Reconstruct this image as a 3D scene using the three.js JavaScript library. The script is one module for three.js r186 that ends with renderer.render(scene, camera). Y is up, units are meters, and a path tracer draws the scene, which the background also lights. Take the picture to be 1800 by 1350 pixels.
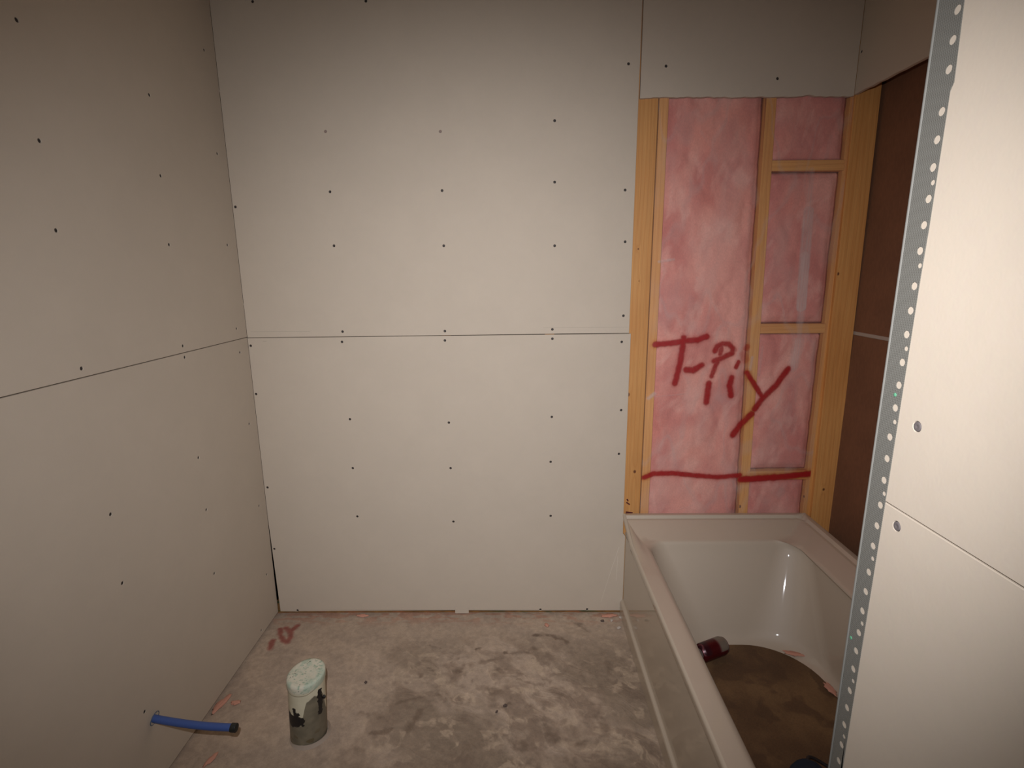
import * as THREE from 'three';
import { mergeGeometries, mergeVertices } from 'three/addons/utils/BufferGeometryUtils.js';
import { RoundedBoxGeometry } from 'three/addons/geometries/RoundedBoxGeometry.js';

// ---------------------------------------------------------------- camera, light, exposure
const FOCAL = 927.717, PITCH = 0.2105, YAW = 0.0096, ROLL = -0.0079, EYE = 1.4788;
const scene = new THREE.Scene();
scene.background = new THREE.Color(0, 0, 0);
const camera = new THREE.PerspectiveCamera(2 * Math.atan(675 / FOCAL) * 180 / Math.PI, 1800 / 1350, 0.02, 30);
const V = (x, y, z) => new THREE.Vector3(x, y, z);
const forward = V(-Math.sin(YAW) * Math.cos(PITCH), -Math.sin(PITCH), -Math.cos(YAW) * Math.cos(PITCH));
const right0 = V(Math.cos(YAW), 0, -Math.sin(YAW)), up0 = right0.clone().cross(forward);
const rightV = right0.clone().multiplyScalar(Math.cos(ROLL)).addScaledVector(up0, Math.sin(ROLL));
const upV = up0.clone().multiplyScalar(Math.cos(ROLL)).addScaledVector(right0, -Math.sin(ROLL));
camera.position.set(0, EYE, 0);
camera.quaternion.setFromRotationMatrix(new THREE.Matrix4().makeBasis(rightV, upV, forward.clone().negate()));
scene.add(camera);

const renderer = new THREE.WebGLRenderer({ antialias: true });
renderer.toneMapping = THREE.LinearToneMapping;
renderer.toneMappingExposure = 1.0;
renderer.shadowMap.enabled = true;

// the twin flash above the lens: two small warm white lamps, each turned a little outwards
const FLASH = V(-0.03, EYE + 0.125, 0.0);
const FLASH_POWER = 12.1, FLASH_COLOR = new THREE.Color(1.0, 1.0, 1.06);
for (const side of [-1, 1]) {
  const yaw = THREE.MathUtils.degToRad(-1.6 + side * 11.0), pitch = THREE.MathUtils.degToRad(-5.4);
  const lamp = new THREE.SpotLight(FLASH_COLOR, FLASH_POWER / 2, 0, THREE.MathUtils.degToRad(48.0), 1, 2);
  lamp.position.copy(FLASH).addScaledVector(rightV, side * 0.006);
  lamp.target.position.copy(lamp.position).addScaledVector(forward, Math.cos(pitch) * Math.cos(yaw)).addScaledVector(rightV, Math.sin(yaw) * Math.cos(pitch)).addScaledVector(upV, Math.sin(pitch));
  lamp.castShadow = true; lamp.shadow.radius = 0.25; lamp.shadow.mapSize.set(2048, 2048); lamp.shadow.camera.near = 0.05; lamp.shadow.camera.far = 6;
  scene.add(lamp, lamp.target);
}

// ---------------------------------------------------------------- measures (metres)
const ZB = -2.066, XL = -1.0626, XT = 0.4454, XW = 0.397, ZW = -0.5605, XR = 1.2093;
const JOINT = 1.232, TOPSTRIP = 2.083, CEIL = 2.446, DW = 0.0127, FRONT = 0.9;
// a pixel of the photograph seen on a plane of the room
function seen(axis, value, u, v) {
  const d = forward.clone().multiplyScalar(FOCAL).addScaledVector(rightV, u - 900).addScaledVector(upV, 675 - v);
  const t = (value - camera.position[axis]) / d[axis];
  return camera.position.clone().addScaledVector(d, t);
}

// ---------------------------------------------------------------- noise
function hash(x, y, s) { let h = Math.imul(x | 0, 374761393) ^ Math.imul(y | 0, 668265263) ^ Math.imul(s | 0, 2147483647 ^ 0x5bd1e995); h = Math.imul(h ^ (h >>> 13), 1274126177); h ^= h >>> 16; return (h >>> 0) / 4294967295; }
function noise(x, y, s = 0, px = 0, py = 0) {
  const x0 = Math.floor(x), y0 = Math.floor(y), fx = x - x0, fy = y - y0, a = fx * fx * (3 - 2 * fx), b = fy * fy * (3 - 2 * fy);
  let i0 = x0, i1 = x0 + 1, j0 = y0, j1 = y0 + 1;
  if (px) { i0 = ((i0 % px) + px) % px; i1 = ((i1 % px) + px) % px; }
  if (py) { j0 = ((j0 % py) + py) % py; j1 = ((j1 % py) + py) % py; }
  const p = hash(i0, j0, s), q = hash(i1, j0, s), r = hash(i0, j1, s), t = hash(i1, j1, s);
  return p + (q - p) * a + (r - p) * b + (p - q - r + t) * a * b;
}
function fbm(x, y, oct, s = 0) { let v = 0, a = 0.5, n = 0; for (let i = 0; i < oct; i++) { v += a * noise(x, y, s + i * 17); n += a; a *= 0.5; x *= 2.03; y *= 2.03; } return v / n; }
let seedState = 7; const rnd = () => { seedState = (Math.imul(seedState, 1664525) + 1013904223) >>> 0; return seedState / 4294967296; };
const clamp = (v, a = 0, b = 1) => Math.min(b, Math.max(a, v));
const smooth = (a, b, v) => { const t = clamp((v - a) / (b - a)); return t * t * (3 - 2 * t); };
const mix = (a, b, t) => a + (b - a) * t;
const mix3 = (a, b, t) => [mix(a[0], b[0], t), mix(a[1], b[1], t), mix(a[2], b[2], t)];

// a texture computed texel by texel; f(u, v) gives sRGB 0..255 (and alpha)
function texture(w, h, f, { color = true, repeat, mirror } = {}) {
  const data = new Uint8Array(w * h * 4);
  for (let j = 0; j < h; j++) for (let i = 0; i < w; i++) {
    const c = f((i + 0.5) / w, (j + 0.5) / h), k = (j * w + i) * 4;
    if (typeof c === 'number') { data[k] = data[k + 1] = data[k + 2] = clamp(c, 0, 255); data[k + 3] = 255; } else {
      data[k] = clamp(c[0], 0, 255); data[k + 1] = clamp(c[1], 0, 255); data[k + 2] = clamp(c[2], 0, 255); data[k + 3] = c[3] === undefined ? 255 : clamp(c[3], 0, 255);
    }
  }
  const t = new THREE.DataTexture(data, w, h, THREE.RGBAFormat);
  t.magFilter = THREE.LinearFilter; t.minFilter = THREE.LinearMipmapLinearFilter; t.generateMipmaps = true;
  t.wrapS = t.wrapT = mirror ? THREE.MirroredRepeatWrapping : THREE.RepeatWrapping;
  if (color) t.colorSpace = THREE.SRGBColorSpace;
  if (repeat) t.repeat.set(repeat[0], repeat[1]);
  t.needsUpdate = true;
  return t;
}
function segDist(px, py, pts) {
  let best = 1e9;
  for (let i = 0; i + 1 < pts.length; i++) {
    const [ax, ay] = pts[i], [bx, by] = pts[i + 1], dx = bx - ax, dy = by - ay;
    const t = clamp(((px - ax) * dx + (py - ay) * dy) / (dx * dx + dy * dy + 1e-12));
    const d = Math.hypot(px - ax - dx * t, py - ay - dy * t);
    if (d < best) best = d;
  }
  return best;
}

// ---------------------------------------------------------------- materials
const std = (o) => new THREE.MeshStandardMaterial(o);
const rgb = (r, g, b) => new THREE.Color().setRGB(r, g, b);
// gypsum board paper: nearly even, with faint fibres and blotches
const paperMap = texture(512, 512, (u, v) => {
  const n = noise(u * 8, v * 8, 1, 8, 8) * 0.5 + noise(u * 32, v * 32, 2, 32, 32) * 0.3 + noise(u * 256, v * 128, 3, 256, 128) * 0.2;
  const k = 0.985 + 0.026 * (n - 0.5);
  return [192 * k, 178 * k, 159 * k];
}, { repeat: [1 / 0.7, 1 / 0.7] });
const paperBump = texture(256, 256, (u, v) => 128 + 90 * (noise(u * 128, v * 128, 5, 128, 128) - 0.5) + 60 * (noise(u * 32, v * 32, 6, 32, 32) - 0.5), { color: false, repeat: [1 / 0.25, 1 / 0.25] });
const M = {};
M.board = std({ map: paperMap, bumpMap: paperBump, bumpScale: 0.00012, roughness: 0.92 });
M.gypsum = std({ color: rgb(0.72, 0.68, 0.63), roughness: 0.95 });
M.screw = std({ color: rgb(0.035, 0.028, 0.024), roughness: 0.55, metalness: 0.3 });
M.screwGrey = std({ color: rgb(0.12, 0.10, 0.095), roughness: 0.7 });
M.screwPale = std({ color: rgb(0.26, 0.19, 0.16), roughness: 0.8 });
M.sheathing = std({ color: rgb(0.34, 0.23, 0.13), roughness: 0.95 });   // board on the far side of the wall cavities

// framing lumber: growth lines along v, knots, pitch streaks
function woodTexture(seed, knots, base, deep) {
  return texture(192, 1792, (u, v) => {
    const x = u * 0.15, y = v * 2.45;
    let bend = (fbm(y * 1.3, x * 6, 2, seed) - 0.5) * 0.05, dark = 0;
    for (const [kx, ky, kr] of knots) {
      const d = Math.hypot((x - kx) * 1.15, (y - ky) * 0.55);
      bend += 0.012 * Math.exp(-((d / (kr * 2.6)) ** 2)) * Math.sign(x - kx);
      dark = Math.max(dark, smooth(kr * 1.25, kr * 0.5, Math.hypot(x - kx, (y - ky) * 0.8)));
    }
    const ring = (x + bend) * 190 + fbm(x * 40, y * 1.2, 3, seed + 4) * 2.6;
    const line = Math.pow(0.5 + 0.5 * Math.sin(ring * 2.1), 3);
    const fibre = noise(x * 1400, y * 18, seed + 9) - 0.5;
    const blotch = fbm(x * 14, y * 2.6, 3, seed + 12);
    let c = mix3(base, deep, clamp(0.20 * line + 0.75 * (blotch - 0.3)));
    c = c.map((q) => q * (1 + 0.10 * fibre));
    const pitch = smooth(0.70, 0.80, fbm(x * 30, y * 1.0, 3, seed + 21));
    c = mix3(c, [118, 50, 18], pitch * 0.6);
    return mix3(c, [86, 44, 18], dark * 0.85);
  }, { repeat: [1 / 0.15, 1 / 2.45], mirror: true });
}
const woodBump = texture(128, 512, (u, v) => 128 + 120 * (noise(u * 100, v * 12, 31, 100, 12) - 0.5) + 60 * (noise(u * 24, v * 5, 32, 24, 5) - 0.5), { color: false, repeat: [1 / 0.15, 1 / 2.45] });
const woodA = woodTexture(101, [[0.062, 1.62, 0.003], [0.045, 1.05, 0.007], [0.085, 0.72, 0.006], [0.07, 1.50, 0.002]], [197, 143, 82], [170, 107, 50]);
const woodB = woodTexture(202, [[0.055, 0.62, 0.005], [0.02, 1.5, 0.005]], [212, 153, 86], [178, 110, 50]);
const woodC = woodTexture(303, [[0.05, 0.5, 0.006], [0.03, 1.1, 0.007], [0.04, 1.75, 0.005]], [214, 154, 82], [176, 108, 46]);
M.woodA = std({ map: woodA, bumpMap: woodBump, bumpScale: 0.0006, roughness: 0.7 });
M.woodB = std({ map: woodB, bumpMap: woodBump, bumpScale: 0.0006, roughness: 0.7 });
M.woodC = std({ map: woodC, bumpMap: woodBump, bumpScale: 0.0006, roughness: 0.7 });
// bottom plate with green and red marking paint along it
const plateMap = texture(1024, 32, (u, v) => {
  const x = u * 1.6;
  const green = smooth(0.5, 0.62, fbm(x * 9, v * 2, 3, 77)) * (smooth(0.22, 0.1, x) + smooth(0.95, 1.1, x) * smooth(1.55, 1.4, x));
  const red = smooth(0.56, 0.66, fbm(x * 14 + 4, v * 2, 3, 88));
  let c = mix3([150, 106, 52], [96, 66, 34], fbm(x * 40, v * 2, 3, 66));
  c = mix3(c, [44, 66, 36], clamp(green) * 0.85);
  return mix3(c, [150, 84, 60], red * 0.4);
});
M.plate = std({ map: plateMap, roughness: 0.85 });
// unpainted brown paper face in the open wall
const kraftMap = texture(256, 256, (u, v) => {
  const k = 0.92 + 0.16 * (noise(u * 6, v * 6, 41, 6, 6) * 0.5 + noise(u * 120, v * 40, 42, 120, 40) * 0.5);
  return [121 * k, 82 * k, 56 * k];
}, { repeat: [1 / 0.5, 1 / 0.5] });
M.kraft = std({ map: kraftMap, roughness: 0.9 });
M.seam = std({ color: rgb(0.42, 0.34, 0.27), roughness: 0.9 });
M.metal = std({ color: rgb(0.36, 0.385, 0.375), roughness: 0.5, metalness: 0.55 });
const knurl = texture(64, 64, (u, v) => { const a = Math.abs(((u * 4) % 1) - 0.5) * 2, b = Math.abs(((v * 4) % 1) - 0.5) * 2; return 255 * smooth(0.2, 0.8, Math.min(a, b)); }, { color: false, repeat: [1 / 0.0095, 1 / 0.0095] });
M.bead = std({ color: rgb(0.172, 0.166, 0.143), roughness: 0.6, metalness: 0.25, bumpMap: knurl, bumpScale: 0.00025 });
M.beadNose = std({ color: rgb(0.17, 0.163, 0.142), roughness: 0.75, metalness: 0.1 });

// ---------------------------------------------------------------- helpers for things
const counts = {};
function numbered(n) { const k = counts[n] = (counts[n] ?? -1) + 1; return k ? `${n}_${String(k).padStart(3, '0')}` : n; }
function shade(o) { o.traverse((m) => { if (m.isMesh) { m.castShadow = true; m.receiveShadow = true; } }); return o; }
function mesh(name, geometry, material, parent) { const m = new THREE.Mesh(geometry, material); m.name = name; m.castShadow = m.receiveShadow = true; (parent ?? scene).add(m); return m; }
function thing(name, label, category, at, group) {
  const g = new THREE.Group(); g.name = numbered(name); g.userData = { label, category }; if (group) g.userData.group = group;
  if (at) g.position.copy(at); scene.add(g); return g;
}
function structure(name, label, category) { const g = new THREE.Group(); g.name = name; g.userData = { label, category, kind: 'structure' }; scene.add(g); return g; }

// box with uv in metres, v along its longest side
function lumber(w, h, d, bevel = 0.002, off = [0, 0]) {
  const g = new RoundedBoxGeometry(w, h, d, 1, bevel);
  const p = g.attributes.position, n = g.attributes.normal, uv = g.attributes.uv, dims = [w, h, d], long = dims.indexOf(Math.max(...dims));
  for (let i = 0; i < p.count; i++) {
    const q = [p.getX(i), p.getY(i), p.getZ(i)], m = [Math.abs(n.getX(i)), Math.abs(n.getY(i)), Math.abs(n.getZ(i))];
    const face = m.indexOf(Math.max(...m));
    const other = [0, 1, 2].filter((a) => a !== long && a !== face)[0];
    uv.setXY(i, q[other] + 0.05 + off[0] * 0.5 + (face === 0 ? 0.03 : 0), (face === long ? q[[0, 1, 2].filter((a) => a !== face && a !== other)[0]] : q[long]) + 1.22 + off[1] * 0.1);
  }
  return g;
}

// a sheet of board cut to a polygon in (s, y), with a round hole for every screw
const SCREW_R = 0.0046;
const screwGeometry = new THREE.LatheGeometry([[0, 0.0006], [0.0012, 0.0006], [0.0016, 0.0012], [0.0038, 0.0013], [SCREW_R, 0.0004], [SCREW_R * 0.98, -0.004]].map(([a, b]) => new THREE.Vector2(a, b)), 14);
screwGeometry.rotateX(Math.PI / 2);        // its head looks along +z
function sheet(poly, holes, depth = DW) {
  const s = new THREE.Shape(poly.map(([a, b]) => new THREE.Vector2(a, b)));
  for (const [a, b, r] of holes) { const h = new THREE.Path(); h.absarc(a, b, r ?? SCREW_R, 0, Math.PI * 2, true); s.holes.push(h); }
  return new THREE.ExtrudeGeometry(s, { depth: depth - 0.0008, bevelEnabled: true, bevelThickness: 0.0008, bevelSize: 0.0006, bevelOffset: -0.0006, bevelSegments: 1, curveSegments: 8 });
}
// build a board with its screws on a wall that looks along +z ('back'), +x ('left') or -x ('right')
const FACING = {
  back: { turn: 0, s: (p) => p.x, at: (s, y, d, f) => V(s, y, f - d), place: (m, f) => m.position.set(0, 0, f - DW) },
  left: { turn: Math.PI / 2, s: (p) => -p.z, at: (s, y, d, f) => V(f - d, y, -s), place: (m, f) => m.position.set(f - DW, 0, 0) },
  right: { turn: -Math.PI / 2, s: (p) => p.z, at: (s, y, d, f) => V(f + d, y, s), place: (m, f) => m.position.set(f + DW, 0, 0) },
};
function board(parent, side, face, poly, screws, name = 'drywall_sheet', scale = 1) {
  const F = FACING[side];
  const m = mesh(name, sheet(poly, screws.map((q) => [q[0], q[1], SCREW_R * scale * 1.06])), M.board, parent);
  m.rotation.y = F.turn; F.place(m, face);
  for (const [s, y, pale] of screws) {
    const k = mesh('screw', screwGeometry, pale ? M.screwPale : scale > 1 ? M.screwGrey : M.screw, parent);
    k.rotation.y = F.turn; k.position.copy(F.at(s, y, pale ? 0.0011 : scale > 1 ? 0.0009 : 0.0024, face)); k.rotation.z = s * 40; k.scale.set(scale, scale, 1);
  }
  return m;
}
function jag(x0, x1, y, amp, step, seed) { const out = [], n = Math.max(2, Math.round(Math.abs(x1 - x0) / step)); for (let i = 0; i <= n; i++) { const x = mix(x0, x1, i / n); out.push([x, y + (noise(x * 40, 3, seed) - 0.5) * 2 * amp + (noise(x * 150, 9, seed + 1) - 0.5) * amp]); } return out; }

// ---------------------------------------------------------------- floor
const FX0 = -1.12, FX1 = 0.52, FZ0 = -2.16, FZ1 = -0.90, FW = FX1 - FX0, FD = FZ1 - FZ0;
const redMark = (() => {                                     // the loop of red spray paint in the corner
  const c = (a, b) => { const p = seen('y', 0, 440 + a / 11.25, 1020 + b / 11.25); return [p.x, p.z]; };
  return [[c(600, 960), c(590, 1060), c(640, 1180), c(720, 1220), c(790, 1140), c(810, 1030), c(760, 970), c(690, 940)], [c(790, 1020), c(860, 940), c(940, 895)], [c(440, 1190), c(400, 1290), c(395, 1340)]];
})();
const gouges = (() => {                                      // dark trowel marks and chips in the slab: [line, half width, strength]
  const c = (l) => l.map(([a, b]) => { const p = seen('y', 0, 700 + a / 3.6, 1040 + b / 3.6); return [p.x, p.z]; });
  return [[[[850, 270], [930, 265], [1060, 320]], 0.007, 0.8], [[[490, 362], [540, 350]], 0.004, 0.8], [[[310, 415], [380, 410], [350, 445]], 0.005, 0.5], [[[675, 370], [720, 386]], 0.003, 0.8], [[[330, 560], [420, 480], [560, 445], [700, 400], [870, 360]], 0.010, 0.6],
    [[[140, 490], [150, 530]], 0.005, 0.6], [[[640, 500], [690, 560]], 0.008, 0.6], [[[600, 640], [660, 640]], 0.010, 0.45], [[[650, 740], [690, 718]], 0.005, 0.9], [[[940, 860], [980, 940]], 0.014, 0.6], [[[1060, 920], [1130, 960], [1240, 930]], 0.010, 0.65], [[[60, 890], [110, 840], [145, 760]], 0.008, 0.6], [[[0, 710], [120, 670], [240, 655]], 0.006, 0.5],
    [[[1290, 800], [1320, 880]], 0.008, 0.5], [[[740, 990], [860, 1000]], 0.007, 0.6], [[[430, 1030], [520, 930]], 0.02, 0.4], [[[1330, 430], [1340, 500]], 0.012, 0.45], [[[1020, 640], [1120, 670]], 0.009, 0.45], [[[760, 570], [900, 600]], 0.005, 0.45], [[[880, 540], [960, 580]], 0.006, 0.5], [[[200, 345], [260, 372]], 0.004, 0.5], [[[210, 495], [270, 488]], 0.004, 0.5], [[[1100, 200], [1230, 260]], 0.007, 0.5], [[[-180, 900], [-60, 890]], 0.006, 0.6], [[[-240, 760], [-90, 800]], 0.006, 0.4], [[[-330, 1000], [-250, 1020]], 0.008, 0.4]].map(([l, w, k]) => { const p = c(l), m = w * 2.4 + 0.035; return [p, w, k, Math.min(...p.map((q) => q[0])) - m, Math.max(...p.map((q) => q[0])) + m, Math.min(...p.map((q) => q[1])) - m, Math.max(...p.map((q) => q[1])) + m]; });
})();
function slabFields(x, z) {
  const wx = x + 0.10 * (fbm(x * 5, z * 5, 3, 11) - 0.5), wz = z + 0.10 * (fbm(x * 5 + 9, z * 5, 3, 12) - 0.5);
  const q = wx * 0.75 + wz * 0.66, r = -wx * 0.66 + wz * 0.75;
  const big = fbm(q * 3.2, r * 5.5, 4, 13), mid = fbm(q * 9, r * 17, 4, 14), fine = fbm(x * 70, z * 70, 3, 15);
  const sw = fbm(q * 6 + 40, r * 22 + fbm(x * 9, z * 9, 2, 16) * 2, 4, 17);
  const ridge = 1 - Math.abs(2 * sw - 1);
  const rough = smooth(-0.75, -0.25, x) * smooth(-1.99, -1.72, z + 0.06 * (big - 0.5)) * 0.9 + 0.1;   // trowelled smooth near the back left corner, rough elsewhere
  return { big, mid, fine, ridge, rough };
}
const floorMap = texture(1400, 1076, (u, v) => {
  const x = FX0 + u * FW, z = FZ0 + (1 - v) * FD;
  const { big, mid, fine, ridge, rough } = slabFields(x, z);
  let c = mix3([170, 157, 147], [184, 170, 158], smooth(0.35, 0.7, mid));
  c = mix3(c, [134, 122, 110], rough * smooth(0.38, 0.64, big) * 0.85);              // damp grey patches
  c = mix3(c, [122, 108, 98], rough * smooth(0.48, 0.70, mid) * 0.6);
  c = mix3(c, [192, 178, 163], rough * smooth(0.54, 0.76, fbm(x * 22 + 6 * (mid - 0.5), z * 22, 4, 18)) * 0.6);   // pale dust
  c = mix3(c, [124, 111, 101], rough * smooth(0.58, 0.78, fbm(x * 34, z * 34, 4, 19)) * 0.45);
  const gx = x + 0.040 * (fbm(x * 16, z * 16, 3, 28) - 0.5), gz = z + 0.040 * (fbm(x * 16 + 5, z * 16, 3, 30) - 0.5);
  const bit = 0.018 * (fbm(x * 55, z * 55, 3, 31) - 0.5), patch = smooth(0.25, 0.62, fbm(x * 30, z * 30, 3, 29));
  for (const [line, w, k, x0, x1, z0, z1] of gouges) { if (x < x0 || x > x1 || z < z0 || z > z1) continue; const d = segDist(gx, gz, line) + bit; if (d < w * 2.4) c = mix3(c, [104, 90, 79], smooth(w * 2.4, 0, d) * k * patch * 0.95); }
  const edge = smooth(0.10, 0.0, z - ZB) * smooth(0.45, 0.62, fbm(x * 22, z * 60, 3, 24));   // crumbs and marking paint along the plate
  c = mix3(c, [164, 108, 88], edge * 0.4);
  const k = 1 + 0.16 * (fine - 0.5) + 0.07 * (noise(x * 420, z * 420, 26) - 0.5);
  let d = 1e9; for (const line of redMark) d = Math.min(d, segDist(x, z, line));
  c = mix3(c, [136, 66, 60], smooth(0.019, 0.002, d + 0.010 * (fbm(x * 60, z * 60, 2, 27) - 0.5)) * 0.72);
  return [c[0] * k, c[1] * k * 0.957, c[2] * k * 0.89];
});
const floorBump = texture(1024, 788, (u, v) => {
  const x = FX0 + u * FW, z = FZ0 + (1 - v) * FD;
  const { mid, fine, ridge, rough } = slabFields(x, z);
  return 120 + rough * (80 * (mid - 0.5) + 30 * smooth(0.8, 1, ridge)) + 40 * (fine - 0.5);
}, { color: false });
const plainFloorMap = texture(512, 512, (u, v) => { const k = 0.86 + 0.28 * (noise(u * 5, v * 5, 51, 5, 5) * 0.5 + noise(u * 17, v * 17, 52, 17, 17) * 0.3 + noise(u * 120, v * 120, 53, 120, 120) * 0.2); return [160 * k, 147 * k, 136 * k]; }, { repeat: [1 / 1.2, 1 / 1.2] });
M.slab = std({ map: floorMap, bumpMap: floorBump, bumpScale: 0.006, roughness: 0.9 });
M.slabPlain = std({ map: plainFloorMap, roughness: 0.9 });
{
  const g = structure('floor', 'rough grey concrete slab with pale dust and dark patches', 'floor');
  const a = new THREE.BoxGeometry(FW, 0.1, FD, 120, 1, 96), p = a.attributes.position, uv = a.attributes.uv, n = a.attributes.normal;
  for (let i = 0; i < p.count; i++) {
    const x = p.getX(i) + (FX0 + FX1) / 2, z = p.getZ(i) + (FZ0 + FZ1) / 2;
    let y = p.getY(i) - 0.05;
    if (n.getY(i) > 0.5) {
      const inside = smooth(0, 0.05, x - XL) * smooth(0, 0.05, XT - x) * smooth(0, 0.05, z - ZB) * smooth(0, 0.05, FZ1 - z);
      y = -0.001 + inside * slabFields(x, z).rough * 0.006 * (fbm(x * 9, z * 9, 3, 61) - 0.55);
    }
    p.setXYZ(i, x, y, z); uv.setXY(i, (x - FX0) / FW, 1 - (z - FZ0) / FD);
  }
  a.computeVertexNormals();
  mesh('slab', a, M.slab, g);
  const plain = (x0, x1, z0, z1) => { const b = new THREE.BoxGeometry(x1 - x0, 0.1, z1 - z0); b.translate((x0 + x1) / 2, -0.051, (z0 + z1) / 2); const q = b.attributes.position, w = b.attributes.uv; for (let i = 0; i < q.count; i++) w.setXY(i, q.getX(i), q.getZ(i)); return b; };
  mesh('slab', mergeGeometries([plain(FX0, FX1, FZ1, FRONT + 0.15), plain(FX1, 1.45, FZ0, FRONT + 0.15)]), M.slabPlain, g);
}

// ---------------------------------------------------------------- ceiling and the wall behind the camera
{
  const c = structure('ceiling', 'plain board ceiling above the room', 'ceiling');
  const g = new THREE.BoxGeometry(2.8, 0.1, 3.4); g.translate(0.16, CEIL + 0.05, -0.6);
  const q = g.attributes.position, w = g.attributes.uv; for (let i = 0; i < q.count; i++) w.setXY(i, q.getX(i), q.getZ(i));
  mesh('ceiling_board', g, M.board, c);
  const f = structure('wall_front', 'plain board wall with an open doorway behind the viewer', 'wall');
  // with an open doorway to the dark house
  for (const [x0, x1, y0, y1] of [[-1.19, -0.62, 0, CEIL], [0.20, 1.51, 0, CEIL], [-0.62, 0.20, 2.06, CEIL]]) {
    const h = new THREE.BoxGeometry(x1 - x0, y1 - y0, 0.1); h.translate((x0 + x1) / 2, (y0 + y1) / 2, FRONT + 0.05);
    const q2 = h.attributes.position, w2 = h.attributes.uv; for (let i = 0; i < q2.count; i++) w2.setXY(i, q2.getX(i), q2.getY(i));
    mesh('wall_board', h, M.board, f);
  }
}

// ---------------------------------------------------------------- left wall
{
  const g = structure('wall_left', 'unpainted drywall wall with screw heads and one level seam', 'wall');
  const pick = (list) => list.map(([u, v, pale]) => { const p = seen('x', XL, u, v); return [-p.z, p.y, pale]; });
  const upper = pick([[29.6, 35], [262.7, 166.8], [69.6, 247.3], [282.6, 309], [359, 88], [382, 270], [99, 405], [297.4, 430], [400, 430.6], [416, 577.6], [321.7, 608], [143.7, 647.8]]);
  const lower = pick([[325, 628], [150.8, 669.7], [422, 619.5], [438.4, 745], [349, 804.5], [455.7, 889], [363, 896], [194.7, 904], [377, 1008], [469, 1009.7], [215.4, 1025], [254.6, 1251], [459.5, 1108]]);
  const z1 = -ZB - 0.0004, z0 = -FRONT;                     // s = -z
  board(g, 'left', XL, [[z0, JOINT + 0.0012], [z1, JOINT + 0.0012], [z1, CEIL - 0.002], [z0, CEIL - 0.002]], upper.filter((q) => q[1] > JOINT + 0.012 && q[0] < z1 - 0.01));
  board(g, 'left', XL, [[z0, 0.010], [z1, 0.013], [z1, JOINT - 0.0012], [z0, JOINT - 0.0012]], lower.filter((q) => q[1] < JOINT - 0.012 && q[0] < z1 - 0.01));
  const back = lumber(0.02, CEIL, 3.1, 0.001); back.translate(XL - DW - 0.11, CEIL / 2, -0.62);
  mesh('backing', back, M.sheathing, g);
  const plate = new THREE.BoxGeometry(0.036, 0.038, 3.0); plate.translate(XL - DW + 0.004 - 0.02, 0.019, -0.58); mesh('bottom_plate', plate, M.plate, g);
}

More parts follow.
